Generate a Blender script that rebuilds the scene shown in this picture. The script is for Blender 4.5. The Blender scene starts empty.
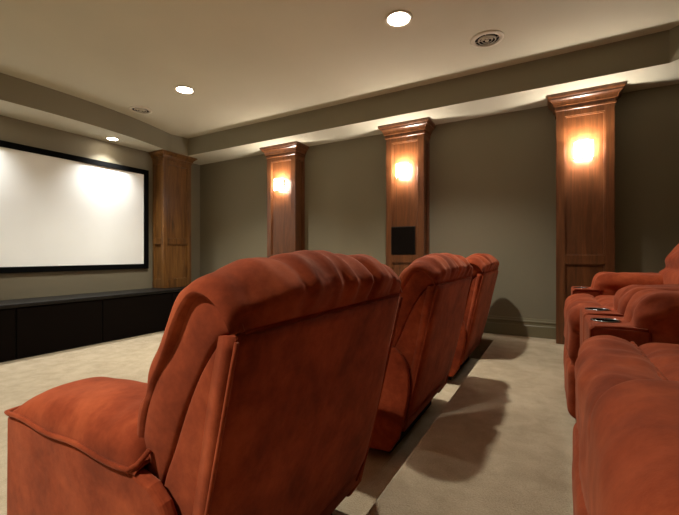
import bpy, bmesh, math, random
from mathutils import Vector, noise

C = bpy.context.scene.collection
PI = math.pi
random.seed(4)

# ------------------------------------------------------------------ materials
def mat(name):
    m = bpy.data.materials.new(name); m.use_nodes = True
    nt = m.node_tree
    return m, nt, nt.nodes['Principled BSDF']

def node(nt, kind, **kw):
    n = nt.nodes.new(kind)
    for k, v in kw.items(): setattr(n, k, v)
    return n

def coords(nt, scale=(1, 1, 1)):
    tc = node(nt, 'ShaderNodeTexCoord'); mp = node(nt, 'ShaderNodeMapping')
    nt.links.new(tc.outputs['Object'], mp.inputs['Vector']); mp.inputs['Scale'].default_value = scale
    return mp.outputs['Vector']

def noise_tex(nt, vec, scale, detail=3, rough=.5, dist=0):
    n = node(nt, 'ShaderNodeTexNoise'); nt.links.new(vec, n.inputs['Vector'])
    n.inputs['Scale'].default_value = scale; n.inputs['Detail'].default_value = detail
    n.inputs['Roughness'].default_value = rough; n.inputs['Distortion'].default_value = dist
    return n.outputs['Fac']

def ramp(nt, fac, stops):
    r = node(nt, 'ShaderNodeValToRGB'); nt.links.new(fac, r.inputs['Fac'])
    e = r.color_ramp.elements
    while len(e) < len(stops): e.new(.5)
    for i, (p, c) in enumerate(stops):
        e[i].position = p; e[i].color = (*c, 1)
    return r.outputs['Color']

def bump(nt, b, h, strength, dist=.01):
    n = node(nt, 'ShaderNodeBump'); nt.links.new(h, n.inputs['Height'])
    n.inputs['Strength'].default_value = strength; n.inputs['Distance'].default_value = dist
    nt.links.new(n.outputs['Normal'], b.inputs['Normal'])

def paint(name, col, rough=.75, tex=.15, scale=180):
    m, nt, b = mat(name)
    v = coords(nt)
    f = noise_tex(nt, v, 1.3, 3)
    c = ramp(nt, f, [(.3, tuple(x * .96 for x in col)), (.7, tuple(x * 1.04 for x in col))])
    nt.links.new(c, b.inputs['Base Color'])
    b.inputs['Roughness'].default_value = rough
    bump(nt, b, noise_tex(nt, v, scale, 3), tex, .002)
    return m

def plain(name, col, rough=.5, metal=0, emit=None, strength=0):
    m, nt, b = mat(name)
    v = coords(nt)
    c = ramp(nt, noise_tex(nt, v, 25, 2), [(.3, tuple(x * .94 for x in col)), (.7, tuple(min(1, x * 1.05) for x in col))])
    nt.links.new(c, b.inputs['Base Color'])
    b.inputs['Roughness'].default_value = rough; b.inputs['Metallic'].default_value = metal
    if emit:
        b.inputs['Emission Color'].default_value = (*emit, 1); b.inputs['Emission Strength'].default_value = strength
    return m

def suede():
    m, nt, b = mat('suede')
    v = coords(nt)
    a = noise_tex(nt, v, 6.5, 5, .62, .25)
    c0 = ramp(nt, a, [(.32, (.185, .030, .010)), (.5, (.285, .050, .0165)), (.66, (.385, .077, .026))])
    c1 = ramp(nt, noise_tex(nt, v, 34, 4, .7, .3), [(.30, (.74, .70, .68)), (.65, (1, 1, 1))])
    mc = node(nt, 'ShaderNodeMix', data_type='RGBA', blend_type='MULTIPLY'); mc.inputs[0].default_value = .8
    nt.links.new(c0, mc.inputs[6]); nt.links.new(c1, mc.inputs[7])
    nt.links.new(mc.outputs[2], b.inputs['Base Color'])
    b.inputs['Roughness'].default_value = .92
    b.inputs['Specular IOR Level'].default_value = .12
    b.inputs['Sheen Weight'].default_value = .22
    b.inputs['Sheen Roughness'].default_value = .45
    b.inputs['Sheen Tint'].default_value = (1, .45, .28, 1)
    n1 = noise_tex(nt, v, 9, 3, .5, .1); n2 = noise_tex(nt, v, 420, 2)
    mx = node(nt, 'ShaderNodeMath', operation='MULTIPLY_ADD')
    nt.links.new(n2, mx.inputs[0]); mx.inputs[1].default_value = .05; nt.links.new(n1, mx.inputs[2])
    bump(nt, b, mx.outputs[0], .22, .02)
    return m

def carpet():
    m, nt, b = mat('carpet')
    v = coords(nt)
    f = noise_tex(nt, v, 7, 5, .65, .4); g = noise_tex(nt, v, 160, 3, .7)
    c1 = ramp(nt, f, [(.35, (.48, .38, .25)), (.62, (.61, .50, .345))])
    c2 = ramp(nt, g, [(.3, (.70, .68, .66)), (.65, (1, 1, 1))])
    mx = node(nt, 'ShaderNodeMix', data_type='RGBA', blend_type='MULTIPLY')
    mx.inputs[0].default_value = .7
    nt.links.new(c1, mx.inputs[6]); nt.links.new(c2, mx.inputs[7])
    nt.links.new(mx.outputs[2], b.inputs['Base Color'])
    b.inputs['Roughness'].default_value = 1; b.inputs['Specular IOR Level'].default_value = .05
    b.inputs['Sheen Weight'].default_value = .15
    bump(nt, b, g, .8, .012)
    return m

def wood(name, dark, mid, light, rough=.32):
    m, nt, b = mat(name)
    v = coords(nt, (1, 1, .09))
    f = noise_tex(nt, v, 16, 5, .62, 1.3)
    v2 = coords(nt, (1, 1, .035)); g = noise_tex(nt, v2, 130, 3, .6)
    c1 = ramp(nt, f, [(.28, dark), (.5, mid), (.74, light)])
    c2 = ramp(nt, g, [(.35, (.72, .68, .64)), (.6, (1, 1, 1))])
    mx = node(nt, 'ShaderNodeMix', data_type='RGBA', blend_type='MULTIPLY'); mx.inputs[0].default_value = .55
    nt.links.new(c1, mx.inputs[6]); nt.links.new(c2, mx.inputs[7])
    nt.links.new(mx.outputs[2], b.inputs['Base Color'])
    b.inputs['Roughness'].default_value = rough
    b.inputs['Coat Weight'].default_value = .15; b.inputs['Coat Roughness'].default_value = .3
    bump(nt, b, g, .08, .002)
    return m

WARM = (1.0, .78, .52)
M = {
    'wall': paint('wall_paint', (.20, .172, .112), .7, .12),
    'ceiling': paint('ceiling_paint', (.55, .50, .375), .9, .35, 120),
    'soffit': paint('soffit_paint', (.52, .48, .37), .9, .25, 120),
    'trim': paint('trim_paint', (.16, .135, .075), .4, .03),
    'carpet': carpet(), 'suede': suede(),
    'wood': wood('stained_wood', (.070, .022, .007), (.122, .041, .013), (.185, .066, .021)),
    'knotty': wood('knotty_stained_wood', (.05, .019, .005), (.145, .060, .014), (.25, .115, .03)),
    'black': plain('black_lacquer', (.007, .006, .005), .45),
    'black_cloth': plain('black_grille_cloth', (.005, .003, .002), 1),
    'frame': plain('black_velvet_frame', (.002, .002, .002), 1),
    'screen': paint('screen_fabric', (.90, .91, .88), .9, .0),
    'white': plain('white_trim_enamel', (.62, .55, .43), .4),
    'dark': plain('dark_underside', (.02, .016, .013), .9),
    'metal': plain('brushed_nickel', (.35, .33, .30), .3, 1),
    'chrome': plain('polished_rim', (.30, .30, .32), .18, 1),
    'cup': plain('black_cup_liner', (.006, .006, .006), .15),
    'bulb': plain('lit_lamp_lens', (1, .9, .75), .5, 0, (1, .88, .72), 40),
    'glass': plain('lit_frosted_glass', (1, .92, .8), .4, 0, (1.0, .92, .83), 75),
}

for k in ('black', 'black_cloth', 'frame', 'dark'):
    M[k].node_tree.nodes['Principled BSDF'].inputs['Specular IOR Level'].default_value = .25 if k == 'black' else .08

# ------------------------------------------------------------------ helpers
def link_mesh(name, bm, m, parent=None, smooth=False, bevel=0, segs=2):
    bmesh.ops.recalc_face_normals(bm, faces=bm.faces[:])
    me = bpy.data.meshes.new(name); bm.to_mesh(me); bm.free()
    o = bpy.data.objects.new(name, me); C.objects.link(o)
    me.materials.append(M[m] if isinstance(m, str) else m)
    if smooth:
        for p in me.polygons: p.use_smooth = True
    if bevel:
        b = o.modifiers.new('bevel', 'BEVEL'); b.width = bevel; b.segments = segs; b.limit_method = 'ANGLE'
        b.angle_limit = math.radians(40)
    if parent: o.parent = parent
    return o

def struct(o): o['kind'] = 'structure'; return o

def tag(o, label, cat, group=None):
    o['label'] = label; o['category'] = cat
    if group: o['group'] = group
    return o

def thing(name, label, cat, loc, group=None):
    o = bpy.data.objects.new(name, None); C.objects.link(o); o.location = loc
    o.empty_display_size = .1
    return tag(o, label, cat, group)

def box(bm, x0, x1, y0, y1, z0, z1):
    v = [bm.verts.new(p) for p in ((x0,y0,z0),(x1,y0,z0),(x1,y1,z0),(x0,y1,z0),(x0,y0,z1),(x1,y0,z1),(x1,y1,z1),(x0,y1,z1))]
    for f in ((0,3,2,1),(4,5,6,7),(0,1,5,4),(1,2,6,5),(2,3,7,6),(3,0,4,7)): bm.faces.new([v[i] for i in f])

def B(*a):
    bm = bmesh.new(); box(bm, *a); return bm

def prism_xy(pts, z0, z1):
    bm = bmesh.new()
    lo = [bm.verts.new((x, y, z0)) for x, y in pts]; hi = [bm.verts.new((x, y, z1)) for x, y in pts]
    n = len(pts)
    for i in range(n): bm.faces.new((lo[i], lo[(i+1)%n], hi[(i+1)%n], hi[i]))
    bm.faces.new(lo[::-1]); bm.faces.new(hi)
    return bm

def prism_xz(pts, y0, y1):
    bm = bmesh.new()
    lo = [bm.verts.new((x, y0, z)) for x, z in pts]; hi = [bm.verts.new((x, y1, z)) for x, z in pts]
    n = len(pts)
    for i in range(n): bm.faces.new((lo[i], lo[(i+1)%n], hi[(i+1)%n], hi[i]))
    bm.faces.new(lo[::-1]); bm.faces.new(hi)
    return bm

def cyl(bm, c, r0, r1, z0, z1, n=32, caps=True):
    a = [bm.verts.new((c[0]+r0*math.cos(2*PI*i/n), c[1]+r0*math.sin(2*PI*i/n), z0)) for i in range(n)]
    b = [bm.verts.new((c[0]+r1*math.cos(2*PI*i/n), c[1]+r1*math.sin(2*PI*i/n), z1)) for i in range(n)]
    for i in range(n): bm.faces.new((a[i], a[(i+1)%n], b[(i+1)%n], b[i]))
    if caps: bm.faces.new(a[::-1]); bm.faces.new(b)

def lathe(c, prof, n=40):
    """closed ring profile [(r,z)...] spun round the vertical axis"""
    bm = bmesh.new(); rings = []
    for r, z in prof:
        rings.append([bm.verts.new((c[0]+r*math.cos(2*PI*i/n), c[1]+r*math.sin(2*PI*i/n), z)) for i in range(n)])
    for k in range(len(prof)):
        a, b = rings[k], rings[(k+1) % len(prof)]
        for i in range(n): bm.faces.new((a[i], a[(i+1)%n], b[(i+1)%n], b[i]))
    return bm

def tube(bm, pts, r, n=8, closed=False):
    pts = [Vector(p) for p in pts]; rings = []
    N = len(pts)
    for i, p in enumerate(pts):
        a = pts[(i-1) % N] if closed or i else pts[0]
        b = pts[(i+1) % N] if closed or i < N-1 else pts[-1]
        t = (b - a).normalized()
        u = t.cross(Vector((0, 0, 1)))
        if u.length < .2: u = t.cross(Vector((0, 1, 0)))
        u.normalize(); w = t.cross(u)
        rings.append([bm.verts.new(p + r*(math.cos(2*PI*k/n)*u + math.sin(2*PI*k/n)*w)) for k in range(n)])
    for i in range(N if closed else N-1):
        a, b = rings[i], rings[(i+1) % N]
        for k in range(n): bm.faces.new((a[k], a[(k+1)%n], b[(k+1)%n], b[k]))
    if not closed: bm.faces.new(rings[0][::-1]); bm.faces.new(rings[-1])

def sm(a, b, x):
    t = max(0, min(1, (x-a)/(b-a))); return t*t*(3-2*t)

def catmull(pts, n):
    """resample a 2D/3D polyline smoothly into n+1 points"""
    P = [Vector(p) for p in pts]; out = []
    L = [0]
    for i in range(1, len(P)): L.append(L[-1] + (P[i]-P[i-1]).length)
    for k in range(n+1):
        s = L[-1]*k/n
        i = 0
        while i < len(P)-2 and s > L[i+1]: i += 1
        t = (s-L[i])/(L[i+1]-L[i])
        p0, p1, p2, p3 = P[max(i-1, 0)], P[i], P[i+1], P[min(i+2, len(P)-1)]
        out.append(.5*((2*p1)+(p2-p0)*t+(2*p0-5*p1+4*p2-p3)*t*t+(3*p1-p0-3*p2+p3)*t**3))
    return out

def puff(x0, x1, y0, y1, z0, z1, r=.05, bulge=(0, 0, 0), wrinkle=.004, wscale=7, seed=0, n=26, fn=None, stretch=(1, 1, 1)):
    """upholstered block: a rounded box with bulging faces and soft creases"""
    bm = bmesh.new()
    c = Vector(((x0+x1)/2, (y0+y1)/2, (z0+z1)/2)); h = Vector(((x1-x0)/2, (y1-y0)/2, (z1-z0)/2))
    r = min(r, *h)
    cache = {}
    def vert(p):
        k = (round(p[0], 5), round(p[1], 5), round(p[2], 5))
        if k in cache: return cache[k]
        # p on cube [-1,1]^3 -> rounded box
        q = Vector((p[0]*h.x, p[1]*h.y, p[2]*h.z))
        core = Vector([max(-(h[i]-r), min(h[i]-r, q[i])) for i in range(3)])
        d = q - core
        nrm = d.normalized() if d.length > 1e-7 else Vector((0, 0, 1))
        w = core + nrm*r
        for i in range(3):
            j, l = (i+1) % 3, (i+2) % 3
            fall = (1-(w[j]/h[j])**2)*(1-(w[l]/h[l])**2)
            w[i] += bulge[i]*max(0, fall)**.6 * (w[i]/h[i])
        g = w + c
        s = Vector((g.x*stretch[0], g.y*stretch[1], g.z*stretch[2]))
        a = noise.noise(s*wscale + Vector((seed, 0, 0)))
        b_ = noise.noise(s*wscale*2.3 + Vector((0, seed, 0)))
        g += nrm*wrinkle*(a + .5*b_)
        if fn: g = fn(g, nrm, w)
        v = bm.verts.new(g); cache[k] = v; return v
    # denser samples near the rounded edges
    def samples(hh):
        m = max(4, int(n*min(1, hh/max(h))))
        m = max(m, 8)
        e = min(.9, r/hh)
        out = []
        for i in range(6): out.append(-1 + e*i/6)
        for i in range(m+1): out.append(-1+e + (2-2*e)*i/m)
        for i in range(1, 7): out.append(1-e + e*i/6)
        res = []
        for a in out:
            if not res or abs(a-res[-1]) > 1e-4: res.append(a)
        return res
    S = [samples(h.x), samples(h.y), samples(h.z)]
    for ax in range(3):
        u, v = (ax+1) % 3, (ax+2) % 3
        for side in (-1, 1):
            for i in range(len(S[u])-1):
                for j in range(len(S[v])-1):
                    q = []
                    for a, b in ((i, j), (i+1, j), (i+1, j+1), (i, j+1)):
                        p = [0, 0, 0]; p[ax] = side; p[u] = S[u][a]; p[v] = S[v][b]; q.append(vert(p))
                    if len(set(q)) == 4:
                        try: bm.faces.new(q)
                        except ValueError: pass
    return bm

# ------------------------------------------------------------------ room
WALL_Y, SCREEN_X, BACK_X, LEFT_Y = 4.075, -4.844, 2.5, -1.5
SOFF, TRAY, PLAT = 2.391, 2.635, .20
E_X = -.507

def slab(name, m, *a):
    return struct(link_mesh(name, B(*a), m))
slab('floor', 'carpet', SCREEN_X-.1, BACK_X+.1, LEFT_Y-.1, WALL_Y+.1, -.1, 0)
slab('wall_right', 'wall', SCREEN_X-.1, BACK_X+.1, WALL_Y, WALL_Y+.1, -.1, 2.8)
slab('wall_front', 'wall', SCREEN_X-.1, SCREEN_X, LEFT_Y, WALL_Y, -.1, 2.8)
slab('wall_left', 'wall', SCREEN_X-.1, BACK_X+.1, LEFT_Y-.1, LEFT_Y, -.1, 2.8)
slab('wall_back', 'wall', BACK_X, BACK_X+.1, LEFT_Y, WALL_Y, -.1, 2.8)
slab('ceiling', 'ceiling', SCREEN_X-.1, BACK_X+.1, LEFT_Y-.1, WALL_Y+.1, TRAY, TRAY+.1)
# carpeted riser the back row stands on, with the low strip that runs on along the wall
struct(link_mesh('trim_1', prism_xy([(E_X, LEFT_Y+.002), (BACK_X-.002, LEFT_Y+.002), (BACK_X-.002, WALL_Y-.002), (-3.6, WALL_Y-.002), (-3.6, 3.87), (-1.2, 3.80), (E_X, 3.76)], .001, PLAT), 'carpet', bevel=.012))

# dropped soffit round the tray: bowed on the screen side, its corners cut
inner = [(-4.50, .22), (-4.44, .70), (-4.385, 1.10), (-4.36, 1.5), (-4.348, 1.9), (-4.36, 2.3), (-4.41, 2.7), (-4.48, 3.02), (-4.575, 3.36),
         (-4.535, 3.605), (.722, 3.605), (1.02, 3.33), (1.02, -.72), (.722, -1.0), (-4.53, -1.0), (-4.575, -.3)]
inner_s = []
arc = catmull([(x, y, 0) for x, y in inner[:9]], 24)
inner_s = [(p.x, p.y) for p in arc] + inner[9:]
def ring_between(inner, z0, z1):
    bm = bmesh.new()
    cx, cy = -1.6, 1.7
    def outer(p):
        dx, dy = p[0]-cx, p[1]-cy
        ts = []
        if dx: ts += [((BACK_X if dx > 0 else SCREEN_X)-cx)/dx]
        if dy: ts += [((WALL_Y if dy > 0 else LEFT_Y)-cy)/dy]
        t = min(t for t in ts if t > 0); return (cx+dx*t, cy+dy*t)
    # add the four room corners: put an inner point on the ray to each of them
    pts = list(inner)
    def hit(corner):
        d = Vector((corner[0]-cx, corner[1]-cy)); n = len(pts)
        for i in range(n):
            a, b = Vector(pts[i]), Vector(pts[(i+1) % n]); e = b-a
            den = d.x*e.y-d.y*e.x
            if abs(den) < 1e-9: continue
            w = a-Vector((cx, cy)); t = (w.x*e.y-w.y*e.x)/den; s = (w.x*d.y-w.y*d.x)/den
            if t > 0 and 0 < s < 1:
                pts.insert(i+1, (cx+d.x*t, cy+d.y*t)); return
    for c in ((SCREEN_X, LEFT_Y), (SCREEN_X, WALL_Y), (BACK_X, WALL_Y), (BACK_X, LEFT_Y)): hit(c)
    n = len(pts)
    il = [bm.verts.new((*p, z0)) for p in pts]; ih = [bm.verts.new((*p, z1)) for p in pts]
    ol = [bm.verts.new((*outer(p), z0)) for p in pts]
    for i in range(n):
        j = (i+1) % n
        bm.faces.new((il[i], il[j], ih[j], ih[i])); bm.faces.new((ol[i], ol[j], il[j], il[i]))
    return bm
bm = ring_between(inner_s, SOFF, TRAY)
so = struct(link_mesh('trim_2', bm, 'soffit'))
so.data.materials.append(paint('fascia_paint', (.225, .197, .132), .8, .15))
for p in so.data.polygons:
    if abs(p.normal.z) < .5: p.material_index = 1

# baseboards
def baseboard(name, pts, z):
    """pts: run of the board along the wall, y of the wall face"""
    (x0, x1) = pts
    prof = [(0, 0), (-.016, 0), (-.016, .105), (-.012, .112), (-.012, .135), (-.017, .140), (-.017, .150), (-.010, .158), (-.006, .172), (0, .176)]
    bm = bmesh.new()
    a = [bm.verts.new((x0, WALL_Y+y-.0005, z+h)) for y, h in prof]; b = [bm.verts.new((x1, WALL_Y+y-.0005, z+h)) for y, h in prof]
    n = len(prof)
    for i in range(n): bm.faces.new((a[i], a[(i+1)%n], b[(i+1)%n], b[i]))
    bm.faces.new(a[::-1]); bm.faces.new(b)
    return struct(link_mesh(name, bm, 'trim'))

# ------------------------------------------------------------------ pilasters
def panel_face(bm, a0, a1, z0, z1, stile, rails, recess, put):
    """frame-and-panel face: stiles, rails and sunk panels with a small bead; put(u, d, z) -> point"""
    def bx(u0, u1, w0, w1, d0, d1):
        v = [bm.verts.new(put(u, d, z)) for (u, d, z) in ((u0,d0,w0),(u1,d0,w0),(u1,d1,w0),(u0,d1,w0),(u0,d0,w1),(u1,d0,w1),(u1,d1,w1),(u0,d1,w1))]
        for f in ((0,3,2,1),(4,5,6,7),(0,1,5,4),(1,2,6,5),(2,3,7,6),(3,0,4,7)): bm.faces.new([v[i] for i in f])
    bx(a0, a0+stile, z0, z1, -.022, 0); bx(a1-stile, a1, z0, z1, -.022, 0)
    for r0, r1 in rails: bx(a0+stile, a1-stile, r0, r1, -.022, 0)
    zs = sorted(rails)
    for k in range(len(zs)-1):
        p0, p1 = zs[k][1], zs[k+1][0]; u0, u1 = a0+stile, a1-stile; t = .009
        for q in ((u0, u0+t, p0, p1), (u1-t, u1, p0, p1), (u0, u1, p0, p0+t), (u0, u1, p1-t, p1)):
            bx(*q, -.024, -.009)

def crown(x0, x1, y0, y1, zb, zt, out, sides):
    """stepped crown moulding; sides tells which of (x0, x1, y0, y1) project"""
    prof = [(.05, 0), (.14, .03), (.16, .10), (.10, .16), (.10, .30), (.30, .32), (.32, .40), (.38, .50), (.52, .60), (.70, .66), (.74, .68), (.74, .76), (.90, .79), (1, .86), (1, 1.0), (0, 1.0)]
    bm = bmesh.new(); rings = []
    for o, h in prof:
        d = o*out; z = zb+(zt-zb)*h
        X0 = x0-(d if sides[0] else 0); X1 = x1+(d if sides[1] else 0); Y0 = y0-(d if sides[2] else 0); Y1 = y1+(d if sides[3] else 0)
        rings.append([bm.verts.new(p) for p in ((X0,Y0,z),(X1,Y0,z),(X1,Y1,z),(X0,Y1,z))])
    for k in range(len(prof)-1):
        a, b = rings[k], rings[k+1]
        for i in range(4): bm.faces.new((a[i], a[(i+1)%4], b[(i+1)%4], b[i]))
    bm.faces.new(rings[0][::-1]); bm.faces.new(rings[-1])
    return bm

def pilaster(x0, x1, z0, label, rail):
    y0, y1 = 3.867, WALL_Y-.001
    cx = (x0+x1)/2
    t = thing('wooden_pilaster', label, 'column', (cx, y1, z0), 'wall pilasters with sconces')
    H = SOFF-.001-z0; w = (x1-x0)/2; d = y0-y1
    zt = H-.135
    bm = bmesh.new(); box(bm, -w+.022, w-.022, d+.022, 0, 0, zt+.02)
    s = .068
    rails = [(0, .16), (rail-.04-z0, rail+.04-z0), (zt-.055, zt)]
    panel_face(bm, -w, w, 0, zt, s, rails, .012, lambda u, q, z: (u, d-q*1.0-0 if False else d-(q), z))
    # side faces (narrow panels)
    for sg in (-1, 1):
        panel_face(bm, d+.0225, 0, 0, zt, .032, rails, .012, lambda u, q, z, sg=sg: (sg*(w+q), u, z))
    link_mesh('shaft', bm, 'wood', t, bevel=.002)
    link_mesh('crown', crown(-w, w, d, 0, zt-.005, H, .068, (1, 1, 1, 0)), 'wood', t)
    return t
# front panel boxes go outward-in: d-(q) with q in [-.012,0] puts them inside the face line
pilaster(-3.31, -2.85, PLAT+.0, 'reddish wood wall column nearest the screen, lit sconce, partly behind the nearest recliner', .945)
pilaster(-1.62, -1.197, PLAT, 'reddish wood wall column with a black speaker grille below its lit sconce', .945)
pilaster(0, .425, PLAT, 'reddish wood wall column beside the back row, two stacked panels under a lit sconce', .945)
for n, (a, b) in enumerate([(-2.848, -1.622), (-1.195, -.002), (.427, BACK_X-.002)]):
    baseboard('baseboard_right' if n == 0 else 'baseboard_right.%03d' % n, (a, b), PLAT)

# corner pilaster on top of the cabinet, beside the screen
t = thing('wooden_pilaster', 'dark knotty wood corner column standing on the black cabinet right of the screen', 'column', (SCREEN_X, 3.49, .53))
bm = bmesh.new()
D = .242; W2 = .222; H = SOFF-.001-.532
zt = H-.10
box(bm, .001, D-.022, -W2+.022, W2-.022, .002, zt+.02)
rails = [(.002, .12), (.60, .68), (zt-.06, zt)]
panel_face(bm, -W2, W2, .002, zt, .065, rails, .012, lambda u, q, z: (D+q, u, z))
for sg in (-1, 1):
    panel_face(bm, .001, D-.0225, .002, zt, .035, rails, .012, lambda u, q, z, sg=sg: (u, sg*(W2+q), z))
link_mesh('shaft', bm, 'knotty', t, bevel=.002)
link_mesh('crown', crown(.001, D, -W2, W2, zt-.005, H, .06, (0, 1, 1, 1)), 'knotty', t)

# ------------------------------------------------------------------ sconces
def sconce(x, label):
    y, z = 3.867, 1.885
    t = thing('wall_sconce', label, 'wall light', (x, y, z), 'sconces on the pilasters')
    bm = B(-.055, .055, .0, .011, -.06, .06); link_mesh('backplate', bm, 'metal', t, bevel=.003)
    bm = bmesh.new()
    n = 12
    # curved frosted shade open at top and bottom
    outer = [(.068*math.sin(a), -.018-.055*math.cos(a)) for a in [(-PI/2)+PI*i/n for i in range(n+1)]]
    inn = [(p[0]*.93, -.018+(p[1]+.018)*.93) for p in outer]
    pts = outer+inn[::-1]
    pr = prism_xy(pts, -.068, .068)
    link_mesh('glass_shade', pr, 'glass', t, smooth=False)
    bm = bmesh.new(); tube(bm, [(-.070, -.004, -.071), (-.070, -.02, -.071), (-.060, -.052, -.071), (-.035, -.072, -.071), (0, -.079, -.071), (.035, -.072, -.071), (.060, -.052, -.071), (.070, -.02, -.071), (.070, -.004, -.071)], .0035)
    link_mesh('base_rail', bm, 'metal', t)
    bm = bmesh.new(); cyl(bm, (0, -.03), .013, .013, -.07, -.03, 12)
    link_mesh('lamp_holder', bm, 'metal', t)
    L = bpy.data.lights.new('sconce_light', 'POINT'); L.energy = SC_P; L.color = (1, .92, .80); L.shadow_soft_size = .022
    lo = bpy.data.objects.new('sconce_light', L); C.objects.link(lo); lo.parent = t; lo.location = (0, -.048, .04)
SC_P = 18
sconce(-3.09, 'lit sconce on the wall column nearest the screen')
sconce(-1.425, 'lit sconce on the wall column that holds the black speaker grille')
sconce(.205, 'lit sconce on the wall column beside the back row of recliners')

# speaker in the middle pilaster
t = thing('wall_speaker', 'black rectangular speaker grille set in the middle wood column', 'speaker', (-1.425, 3.878, 1.14))
link_mesh('cabinet', B(-.135, .135, -.016, -.0, -.15, .15), 'black', t, bevel=.004)
link_mesh('grille', B(-.127, .127, -.021, -.0165, -.142, .142), 'black_cloth', t, bevel=.003)

# ------------------------------------------------------------------ screen
t = thing('projection_screen', 'large white projection screen in a black frame on the front wall', 'screen', (SCREEN_X, 2.02, .80))
hw, hh = 1.165, 1.33
link_mesh('screen_fabric', B(.012, .030, -hw+.06, hw-.06, .06, hh-.06), 'screen', t)
bm = bmesh.new()
box(bm, .001, .045, -hw, -hw+.064, 0, hh); box(bm, .001, .045, hw-.064, hw, 0, hh)
box(bm, .001, .045, -hw+.064, hw-.064, hh-.064, hh); box(bm, .001, .045, -hw+.064, hw-.064, 0, .064)
link_mesh('frame', bm, 'frame', t, bevel=.004)

# ------------------------------------------------------------------ cabinets
group = 'black cabinets below the screen'
xs0, xs1 = SCREEN_X+.001, -4.415
seams = [-.70, .0, .80, 1.583, 2.365, 3.245, 4.02]
names = ['black low cabinet door unit at far left of the row below the screen',
         'black low cabinet unit below the screen, out toward the left wall',
         'black low cabinet under the left end of the screen, a sliver in view',
         'black low cabinet door under the middle of the screen',
         'black low cabinet under the right end of the screen, left of the corner column',
         'black end cabinet door under the corner column, half hidden by the nearest recliner']
for k in range(2, 6):
    y0, y1 = seams[k]+.0015, seams[k+1]-.0015
    t = thing('media_cabinet', names[k], 'cabinet', ((xs0+xs1)/2, (y0+y1)/2, .001), group)
    hx, hy = (xs1-xs0)/2, (y1-y0)/2
    bm = bmesh.new()
    box(bm, -hx, hx-.002, -hy, hy, .0, .49)
    link_mesh('body', bm, 'black', t)
    link_mesh('door', B(hx, hx+.016, -hy+.005, hy-.005, .012, .483), 'black_cloth', t, bevel=.003)
w = link_mesh('cabinet_top', B(SCREEN_X+.001, -4.385, seams[2]-.02, WALL_Y-.002, .4925, .529), 'black', bevel=.006)
tag(w, 'long black top running over the low cabinets below the screen', 'countertop')

# ------------------------------------------------------------------ ceiling lights and vents
def can(x, y, z, label, energy, r=.075, spot=120, group='recessed ceiling lights', blend=.6, col=(1, .97, .86)):
    t = thing('ceiling_light', label, 'ceiling light', (x, y, z), group)
    prof = [(r, -.001), (r+.022, -.001), (r+.022, -.006), (r+.016, -.009), (r+.002, -.006)]
    link_mesh('trim_ring', lathe((0, 0), prof), 'white', t, smooth=True)
    bm = bmesh.new(); cyl(bm, (0, 0), r-.001, r-.001, -.005, -.001, 32)
    link_mesh('lens', bm, 'bulb', t)
    L = bpy.data.lights.new('can_light', 'SPOT'); L.energy = energy; L.color = col; L.specular_factor = .6
    L.spot_size = math.radians(spot); L.spot_blend = blend; L.shadow_soft_size = .05
    lo = bpy.data.objects.new('can_light', L); C.objects.link(lo); lo.parent = t; lo.location = (0, 0, -.012)
CAN = 190
can(-.953, 2.50, TRAY, 'round recessed ceiling light shining near the round vent, largest and nearest', CAN)
can(-3.22, 2.52, TRAY, 'round recessed ceiling light in the tray, above the front area near the screen', CAN)
can(-1.55, -.75, TRAY, 'unseen ceiling light added on the left to brighten the near sides of the front row', CAN*2.0)  # added lamp out of view, brightens the near sides of the chairs
can(-4.66, 2.62, SOFF, 'small recessed light in the soffit just in front of the screen', 120, .055, 112, blend=1, col=(1, 1, .97))
can(-4.66, 1.30, SOFF, 'small unseen soffit light added by guess in front of the left half of the screen', 120, .055, 112, blend=1, col=(1, 1, .97))  # second soffit lamp, out of view and added by guess

def vent(x, y, r, label, m='white'):
    t = thing('ceiling_vent', label, 'vent', (x, y, TRAY), 'round ceiling vents')
    link_mesh('flange', lathe((0, 0), [(r*.72, -.001), (r, -.001), (r, -.004), (r*.96, -.008), (r*.74, -.012)]), m, t, smooth=True)
    bm = bmesh.new(); cyl(bm, (0, 0), r*.71, r*.71, -.003, -.001, 32)
    link_mesh('dark_throat', bm, 'dark', t)
    for k, q in enumerate((.47, .27)):
        link_mesh('louver_ring', lathe((0, 0), [(r*q, -.016), (r*(q+.03), -.016), (r*(q+.085), -.006), (r*(q+.055), -.006)]), m, t, smooth=True)
    bm = bmesh.new(); cyl(bm, (0, 0), r*.12, r*.08, -.016, -.004, 20); link_mesh('hub', bm, m, t)
    bm = bmesh.new(); box(bm, -r*.7, r*.7, -.0015, .0015, -.007, -.0035); box(bm, -.0015, .0015, -r*.7, r*.7, -.007, -.0035)
    link_mesh('spokes', bm, m, t)
vent(-.457, 3.07, .12, 'round louvered ceiling vent above the space between the two rows')
vent(-4.10, 2.62, .12, 'round ceiling vent by the curved soffit on the screen side')

# ------------------------------------------------------------------ recliner parts
def piping(name, pts, parent, r=.0045, closed=False):
    bm = bmesh.new(); tube(bm, pts, r, 8, closed)
    return link_mesh(name, bm, 'suede', parent, smooth=True)

def fold(x, k, seed):
    return noise.noise(Vector((x*k, seed, 0)))

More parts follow.
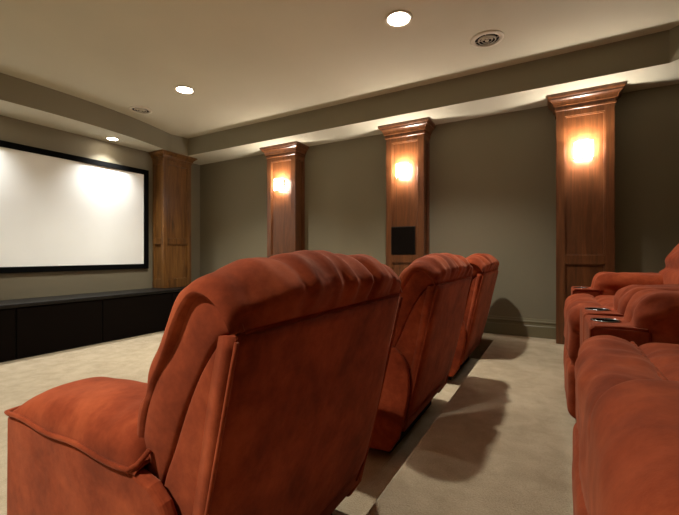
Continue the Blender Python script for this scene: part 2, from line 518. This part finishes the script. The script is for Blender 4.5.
def back_set(root, hw, seed, dx=0, dz=0, at=(0, 0, 0)):
    """side-boxed backrest whose head pillow rolls over the top onto the flat back panel"""
    def P(l): return [(x+dx, z+dz) for x, z in l]
    core = P([(.545, .46), (.541, .56), (.548, .649), (.578, .73), (.628, .807), (.664, .867), (.690, .912), (.719, .930), (.759, .922), (.794, .894), (.815, .853),
            (.778, .70), (.742, .55), (.70, .38), (.668, .22), (.655, .15), (.60, .13), (.50, .16), (.47, .30)])
    core = core[::-1]
    body = prism_xz(core, -hw+.022, hw-.022)
    bk = link_mesh('backrest', body, 'suede', root)
    cf = catmull([(x, 0, z) for x, z in P([(.545, .44), (.541, .56), (.548, .649), (.578, .73), (.628, .807), (.664, .867), (.690, .912), (.719, .930), (.759, .922), (.794, .894), (.812, .862)])], 44)
    ci = catmull([(x, 0, z) for x, z in P([(.585, .44), (.605, .52), (.642, .61), (.680, .70), (.712, .76), (.740, .805), (.765, .835), (.79, .850), (.812, .853)])], 44)
    cr = catmull([(x, 0, z) for x, z in P([(.64, .155), (.668, .22), (.70, .38), (.742, .55), (.778, .70), (.796, .78), (.813, .853)])], 44)
    cl = catmull([(x, 0, z) for x, z in P([(.60, .14), (.59, .25), (.585, .36), (.605, .52), (.642, .61), (.680, .70), (.72, .775), (.775, .846)])], 44)
    def side(A, D, s, amp, nm, off, seed2, flush=False):
        bm = bmesh.new(); G = []; nj = 18
        for i in range(len(A)):
            row = []
            for j in range(nj+1):
                t = j/nj; p = A[i].lerp(D[i], t)
                e = math.sin(PI*(t*.5 if flush else t))**.35 if 0 < j < nj else (1 if flush and j else 0)
                f = min(1, i/6)*min(1, (len(A)-1-i)/5)
                o = off+amp*e*(.4+.6*f)+.004*noise.noise(Vector((p.x*8, p.z*8, seed2)))*e
                row.append(bm.verts.new((p.x, s*(hw-.020+o), p.z)))
            G.append(row)
        for i in range(len(A)-1):
            for j in range(nj): bm.faces.new((G[i][j], G[i+1][j], G[i+1][j+1], G[i][j+1]))
        ext = bmesh.ops.extrude_face_region(bm, geom=bm.faces[:])
        for v in [g for g in ext['geom'] if isinstance(g, bmesh.types.BMVert)]: v.co.y = s*(hw-.03)
        link_mesh(nm, bm, 'suede', bk, smooth=True)
    for s in (-1, 1):
        side(cf, ci, s, .015, 'side_boxing', .005, seed+3)
        side(cl, cr, s, .008, 'side_flap', .009, seed+9, True)
    # flat back panel, slightly crowned, with rounded lower corners
    bm = bmesh.new(); nu, nv = 28, 30; grid = []
    for j in range(nv+1):
        v = j/nv; z = .155+(.848-.155)*v
        x = .655+(z-.15)*.231 if z > .15 else .655
        x += .010*math.sin(PI*min(1, v*1.2)) - .028*(1-sm(0, .12, v))
        row = []
        for i in range(nu+1):
            u = -1+2*i/nu
            cut = .05*(1-sm(0, .16, v))
            y = u*(hw+.002-cut)
            e = 1-abs(u)**14
            xx = x+.008*e + .004*fold(y+z*.5, 3.2, seed+2)*e - .012*(1-e)
            row.append(bm.verts.new((xx+dx, y, z+dz)))
        grid.append(row)
    for j in range(nv):
        for i in range(nu): bm.faces.new((grid[j][i], grid[j][i+1], grid[j+1][i+1], grid[j+1][i]))
    ext = bmesh.ops.extrude_face_region(bm, geom=bm.faces[:])
    for v in [g for g in ext['geom'] if isinstance(g, bmesh.types.BMVert)]: v.co.x -= .03
    pn = link_mesh('back_panel', bm, 'suede', root, smooth=True)
    for s in (-1, 1):
        pts = [(.655+(z-.15)*.231+dx+.001, s*(hw+.0-.05*(1-sm(.155, .265, z))), z+dz) for z in [.17+.67*k/16 for k in range(17)]]
        bmq = bmesh.new(); tube(bmq, pts, .0042)
        link_mesh('piping', bmq, 'suede', pn, smooth=True)
    # side arch welt + inner seam of the boxing
    arch = catmull([(x, 0, z) for x, z in P([(.545, .47), (.541, .56), (.546, .649), (.575, .73), (.626, .807), (.662, .867), (.688, .914), (.719, .933), (.759, .925), (.795, .898), (.815, .856)])], 40)
    for s in (-1, 1):
        bmq = bmesh.new(); tube(bmq, [(p.x, s*(hw-.012), p.z) for p in arch], .006)
        link_mesh('arch_welt', bmq, 'suede', bk, smooth=True)
    # pillow: path from seat, up the front, over the top, down to the back seam
    base = catmull([(x, 0, z) for x, z in P([(.548, .47), (.546, .56), (.553, .65), (.583, .73), (.633, .807), (.668, .862), (.696, .905), (.722, .922), (.758, .914), (.788, .890), (.812, .856)])], 64)
    thick = [(0, .030), (.18, .042), (.35, .050), (.5, .055), (.68, .057), (.78, .063), (.86, .068), (.94, .060), (1, .006)]
    def H(s):
        for (a, b), (c, d) in zip(thick, thick[1:]):
            if s <= c: return b+(d-b)*sm(a, c, s)
        return thick[-1][1]
    nu = 90; ns = len(base)-1
    bm = bmesh.new(); G = []
    nrms = []
    for k, p in enumerate(base):
        a = base[max(0, k-1)]; b = base[min(ns, k+1)]; tt = (b-a).normalized(); nrms.append(Vector((-tt.z, 0, tt.x)))
    for k, p in enumerate(base):
        s = k/ns; row = []
        for i in range(nu+1):
            u = math.sin((-1+2*i/nu)*PI/2)          # denser at the ends
            y = u*(hw+.004+.010*sm(.45, .7, s))
            edge = max(0, 1-abs(u)**(5+7*(1-sm(.45, .7, s))))**.5
            topness = sm(.55, .8, s)
            h = H(s)*(1-.62*math.exp(-((p.z-.705)/.022)**2))*edge*(1 - .22*topness*(u*u)) + .008*topness*(1-u*u)
            # gathers running up from the back seam and in from the sides
            g = 0
            gz = sm(.68, .90, s)
            yy = y + .10*(s-.8)*math.sin(y*7+seed)
            g += .022*gz*min(0, .10-abs(fold(yy+.05*s*math.sin(seed+y*4), 9, seed)))
            g += .007*gz*fold(yy+.02*s, 24, seed+5)+.008*sm(.5, .8, s)*noise.noise(Vector((y*14+s*6, s*9, seed)))
            g += .014*sm(.35, .6, s)*noise.noise(Vector((y*6+seed+(s*3), s*4, 1)))
            for cpos, wd, dp in ((seed_c(seed, 0), .022, .020), (seed_c(seed, 1), .016, .012), (seed_c(seed, 2), .018, .013)):
                cc = cpos*hw + .05*(1-s)*2
                g -= dp*math.exp(-((y-cc)/wd)**2)*sm(.72, .86, s)
            e_g = sm(1, .82, abs(u))
            # puckers where pillow meets the side arch
            g += .010*(1-sm(0, .25, 1-abs(u)))*math.sin(s*46+seed)*sm(.45, .65, s)*max(0, edge)
            g += .008*noise.noise(Vector((y*3.1, s*7, seed*3)))*(1-gz)
            taper = 1 if s < .96 else 1-sm(.96, 1.0, s)*.6
            out = max(.002, h+g*edge*(.35+.65*e_g)*taper)
            q = p + nrms[k]*out
            # bump of gathered cloth at the top front corners
            q += Vector((-.3, 0, 1)).normalized()*.020*math.exp(-((abs(u)-.93)/.06)**2)*math.exp(-((s-.68)/.08)**2)
            row.append(bm.verts.new((q.x, y, q.z)))
        G.append(row)
    for k in range(ns):
        for i in range(nu): bm.faces.new((G[k][i], G[k][i+1], G[k+1][i+1], G[k+1][i]))
    # close underneath against the core
    lo = []
    for k, p in enumerate(base):
        q = p - nrms[k]*.012
        lo.append((bm.verts.new((q.x, -(hw-.012), q.z)), bm.verts.new((q.x, hw-.012, q.z))))
    for k in range(ns):
        bm.faces.new((G[k][0], G[k+1][0], lo[k+1][0], lo[k][0]))
        bm.faces.new((G[k][nu], lo[k][1], lo[k+1][1], G[k+1][nu]))
        bm.faces.new((lo[k][0], lo[k+1][0], lo[k+1][1], lo[k][1]))
    bm.faces.new([G[0][i] for i in range(nu+1)]+[lo[0][1], lo[0][0]])
    bm.faces.new([G[ns][i] for i in range(nu, -1, -1)]+[lo[ns][0], lo[ns][1]])
    hp = link_mesh('head_pillow', bm, 'suede', root, smooth=True)
    for o in (bk, pn, hp): o.location = at

def seed_c(seed, k):
    return [[.30, -.55, .72], [-.15, .35, .70], [.05, .55, -.5]][int(seed) % 3][k]

def arm_body_profile(front=0.0):
    return [(front+.012, .035), (front, .07), (front-.004, .30), (front, .548), (front+.008, .562), (.575, .562), (.62, .552), (.655, .527), (.682, .485), (.694, .43), (.694, .36), (.682, .28), (.662, .20), (.645, .13), (.60, .06)]

def front_recliner(x, y, seed, label, sy=1.0):
    t = thing('recliner', label, 'recliner', (x, y, .0), 'front row recliners')
    t.scale = (1, sy, 1)
    hw, ho, aw = .398, .430, .24
    for s in (-1, 1):
        y0, y1 = sorted((s*ho, s*(ho-aw)))
        # behind the arm front the side panel is thin so the back can sit between
        bm = prism_xz(arm_body_profile(), *sorted((s*ho, s*(ho-.030))))
        ar = link_mesh('armrest', bm, 'suede', t, bevel=.010, segs=3)
        inn = prism_xz([(.0, .07), (0, .555), (.52, .555), (.50, .07)], *sorted((s*(ho-.031), s*(ho-aw))))
        link_mesh('arm_inner', inn, 'suede', ar, bevel=.012, segs=3)
        # padded top: a domed pillow sewn down all round
        hx = [(0, .0), (.03, .030), (.08, .052), (.18, .066), (.33, .072), (.46, .070), (.535, .056), (.56, .0)]
        def hgt(x):
            for (a, b), (c, d) in zip(hx, hx[1:]):
                if x <= c: return b+(d-b)*(x-a)/(c-a)
            return 0
        bm = bmesh.new(); nu, nv = 56, 30; G = []
        for i in range(nu+1):
            x = .56*(.5-.5*math.cos(PI*i/nu)); row = []
            for j in range(nv+1):
                v = -math.cos(PI*j/nv)
                y = (y0+y1)/2+(y1-y0)/2*(v*1.0)
                e = max(0, 1-abs(v)**3.2)**.5
                hh_ = (hgt(max(0, x-.008))*.5+hgt(min(.56, x+.008))*.5 if 0 < i < nu else 0)
                wv = .007*noise.noise(Vector((x*11, y*5, s+4)))+.006*noise.noise(Vector((x*26+y*8, y*9, s)))*sm(.30, .5, x)
                z = .560+e*(hh_+.016+wv*(hh_/.07))
                yy = y+v*.010*e*(hh_/.07)
                row.append(bm.verts.new((.018+x, yy, z)))
            G.append(row)
        for i in range(nu):
            for j in range(nv): bm.faces.new((G[i][j], G[i+1][j], G[i+1][j+1], G[i][j+1]))
        rim = [G[i][0] for i in range(nu+1)]+[G[nu][j] for j in range(1, nv+1)]+[G[i][nv] for i in range(nu-1, -1, -1)]+[G[0][j] for j in range(nv-1, 0, -1)]
        bm.faces.new(rim)
        pd = link_mesh('arm_pad', bm, 'suede', ar, smooth=True)
        yo = s*(ho+.001)
        rail = [(.0, s*(ho-aw+.01), .566), (-.003, s*(ho-.03), .566), (.006, yo, .567)] + [(.03+.53*k/14, yo+s*.002, .568+.004*math.sin(k*.9)) for k in range(15)] + [(.575, yo-s*.008, .578), (.582, yo-s*.03, .60)]
        bmq = bmesh.new(); tube(bmq, rail, .006)
        link_mesh('piping', bmq, 'suede', pd, smooth=True)
    iy = ho-aw-.004
    link_mesh('seat_cushion', puff(.03, .56, -iy, iy, .26, .47, .05, (.01, 0, .03), .005, 8, 5, 24), 'suede', t, smooth=True)
    link_mesh('leg_rest', puff(-.035, .05, -iy, iy, .10, .45, .04, (.02, 0, 0), .006, 8, 6, 24), 'suede', t, smooth=True)
    link_mesh('base', B(.06, .57, -.34, .34, .001, .13), 'dark', t, bevel=.01)
    back_set(t, hw, seed)
    return t


front_recliner(-1.288, .872, 0, 'rust suede recliner nearest the camera, its whole back and left arm in view', 1.0)
front_recliner(-1.28, 2.112, 1, 'middle rust suede recliner of the front row, half hidden by the nearest one', 1.05)
front_recliner(-1.28, 3.365, 2, 'rust suede recliner of the front row closest to the wall with the columns', 1.03)

# ------------------------------------------------------------------ back row, on the riser
def cup_holder(parent, x, y, z, r=.039):
    bm = lathe((x, y), [(r-.003, z+.0005), (r+.004, z+.0005), (r+.004, z+.002), (r+.001, z+.0035), (r-.002, z+.003), (r-.003, z+.001)])
    h = link_mesh('cup_holder', bm, 'chrome', parent, smooth=True)
    bm = bmesh.new(); n = 32
    a = [bm.verts.new((x+(r-.003)*math.cos(2*PI*i/n), y+(r-.003)*math.sin(2*PI*i/n), z+.001)) for i in range(n)]
    b = [bm.verts.new((x+(r-.008)*math.cos(2*PI*i/n), y+(r-.008)*math.sin(2*PI*i/n), z-.06)) for i in range(n)]
    for i in range(n): bm.faces.new((a[i], b[i], b[(i+1)%n], a[(i+1)%n]))
    bm.faces.new(b)
    link_mesh('cup_liner', bm, 'cup', h, smooth=False)

def console_arm(root, y0, y1, last=.62):
    """arm with a cup holder box in front and a bolster pad behind"""
    zt = .570
    outline = [(.085, .05), (.075, .10), (.080, .50), (.080, zt), (.235, zt), (.235, .44), (last, .44), (last, .05)]
    # box with a round well for the cup
    bm = B(.030, .182, y0+.004, y1-.004, .06, zt)
    ar = link_mesh('armrest', bm, 'suede', root, bevel=.014, segs=3)
    cut = bmesh.new(); cyl(cut, (.084, (y0+y1)/2),   .0375, .0375, zt-.063, zt+.05, 32)
    co = link_mesh('well_cutter', cut, 'suede', ar)
    md = ar.modifiers.new('well', 'BOOLEAN'); md.object = co; md.operation = 'DIFFERENCE'; md.solver = 'EXACT'
    bpy.context.view_layer.update()
    dg = bpy.context.evaluated_depsgraph_get()
    me = bpy.data.meshes.new_from_object(ar.evaluated_get(dg)); ar.modifiers.clear(); ar.data = me
    bpy.data.objects.remove(co)
    link_mesh('arm_rear', B(.183, last, y0+.006, y1-.006, .06, .52), 'suede', ar, bevel=.02, segs=3)
    cup_holder(ar, .084, (y0+y1)/2, zt)
    piping_pts = [(.0185, y, zt-.006) for y in (y0+.016, y1-.016)]
    bmq = bmesh.new()
    tube(bmq, [(.035, y0+.007, .10), (.034, y0+.006, .3), (.035, y0+.007, zt-.012), (.046, y0+.006, zt-.001), (.10, y0+.005, zt+.001), (.172, y0+.006, zt-.001)], .004)
    link_mesh('piping', bmq, 'suede', ar, smooth=True)
    yc, hw = (y0+y1)/2, (y1-y0)/2
    # bolster: fat roll along x with a gathered front end
    def shape(g, n, w):
        a = math.atan2(g.z-.565, g.y-yc)
        f = sm(.14, .0, g.x-.155)
        g.x += -.006*f*math.cos(a*2)
        rr = 1+.05*f*math.sin(a*9+1)*sm(0, .05, abs(g.z-.565)+abs(g.y-yc)) * .5+.10*f*noise.noise(Vector((a*3.2, g.x*18, y0*5)))
        g.y = yc+(g.y-yc)*rr; g.z = .57+(g.z-.57)*rr
        return g
    bl = puff(.160, last+.02, y0+.004, y1-.004, .455, .666, .060, (.012, .001, .010), .008, 9, y0*9, 36, shape, (.8, .8, .8))
    link_mesh('arm_pad', bl, 'suede', ar, smooth=True)
    return ar

def seat_set(root, y0, y1, seed, lift=0, near=.02):
    # front roll (leg rest) drooping over the front, then the seat cushion behind the crease
    def drape(g, n, w):
        if g.x < .10:
            g.x += -.004+.008*noise.noise(Vector((g.y*7, g.z*9, seed)))
            g.x += .012*math.exp(-((g.z-.30)/.02)**2)
        if g.z > .45:
            yy = g.y
            g.z += .006*noise.noise(Vector((g.x*5, yy*13+g.x*6, seed)))
            g.z -= near*math.exp(-max(0, yy-y0)/.045)+.016*math.exp(-max(0, y1-yy)/.03)
        return g
    link_mesh('leg_rest', puff(-.002, .150, y0+.003, y1-.003, .22, .548+lift, .062, (.008, .0, .006), .011, 8, seed, 40, drape, (1, 1, .5)), 'suede', root, smooth=True)
    link_mesh('front_apron', puff(-.010, .10, y0+.003, y1-.003, .045, .30, .045, (.012, 0, 0), .006, 6, seed+2, 30), 'suede', root, smooth=True)
    link_mesh('seat_cushion', puff(.118, .64, y0+.003, y1-.003, .30, .545+lift, .06, (.0, .0, .022), .010, 8, seed+4, 36, drape, (.7, 1.4, 1)), 'suede', root, smooth=True)
    bm = bmesh.new(); pts = [(.131, y0+.02+(y1-y0-.04)*k/50, .535+lift+.003*math.sin(k*2.1)) for k in range(51)]
    tube(bm, pts, .005); link_mesh('piping', bm, 'suede', root, smooth=True)

# far recliner (between two cup holder arms)
RX = .060
OY = 1.69
t = thing('recliner', 'rust suede back-row recliner farthest from the camera, against the right-hand wood column', 'recliner', (RX, OY, PLAT), 'back row recliners')
console_arm(t, .0, .28); console_arm(t, 1.13, 1.41)
seat_set(t, .285, 1.125, 11)
link_mesh('base', B(.08, .60, .05, 1.36, .001, .06), 'dark', t)
back_set(t, .675, 1, 0, 0, (-.03, .705, 0))

# near recliner (one cup holder arm, one plain padded arm toward the camera)
NY = .293
t = thing('recliner', 'rust suede back-row recliner nearest the camera, smooth padded arm at the lower right corner', 'recliner', (RX, NY, PLAT), 'back row recliners')
console_arm(t, 1.108, 1.386)
seat_set(t, .388, 1.104, 17, .0, .075)
y0, y1 = .0, .384
def near_shape(g, n, w):
    if g.z > .5: g.z += .012*math.sin(PI*min(1, max(0, (g.x+.02)/.6)))
    return g
ar = link_mesh('armrest', B(.02, .62, y0+.012, y1-.008, .06, .48), 'suede', t, bevel=.03, segs=3)
link_mesh('arm_pad', puff(-.018, .66, y0, y1, .20, .622, .062, (.006, .004, .004), .006, 6, 21, 44, near_shape), 'suede', ar, smooth=True)
link_mesh('front_apron', puff(-.012, .10, y0+.004, y1-.004, .045, .30, .045, (.010, 0, 0), .006, 6, 8, 26), 'suede', t, smooth=True)
link_mesh('base', B(.08, .60, .05, 1.33, .001, .06), 'dark', t)
back_set(t, .675, 0, 0, 0, (-.03, .693, 0))

# ------------------------------------------------------------------ camera, world, view
cam = bpy.data.cameras.new('camera'); co = bpy.data.objects.new('camera', cam); C.objects.link(co)
co.location = (0, 0, .991); co.rotation_euler = (PI/2, 0, math.radians(29.733))
cam.lens = 379.065/679*36; cam.sensor_width = 36; cam.shift_y = -(257.5-254.411)/679; cam.clip_start = .02
sc = bpy.context.scene; sc.camera = co
w = bpy.data.worlds.new('room_air'); sc.world = w; w.use_nodes = True
w.node_tree.nodes['Background'].inputs[0].default_value = (.9, .75, .55, 1); w.node_tree.nodes['Background'].inputs[1].default_value = .0
sc.view_settings.view_transform = 'Standard'; sc.view_settings.look = 'None'; sc.view_settings.gamma = 1
sc.view_settings.exposure = 0.14
sc.cycles.use_denoising = True; sc.cycles.max_bounces = 12; sc.cycles.diffuse_bounces = 8
sc.cycles.sample_clamp_indirect = 6
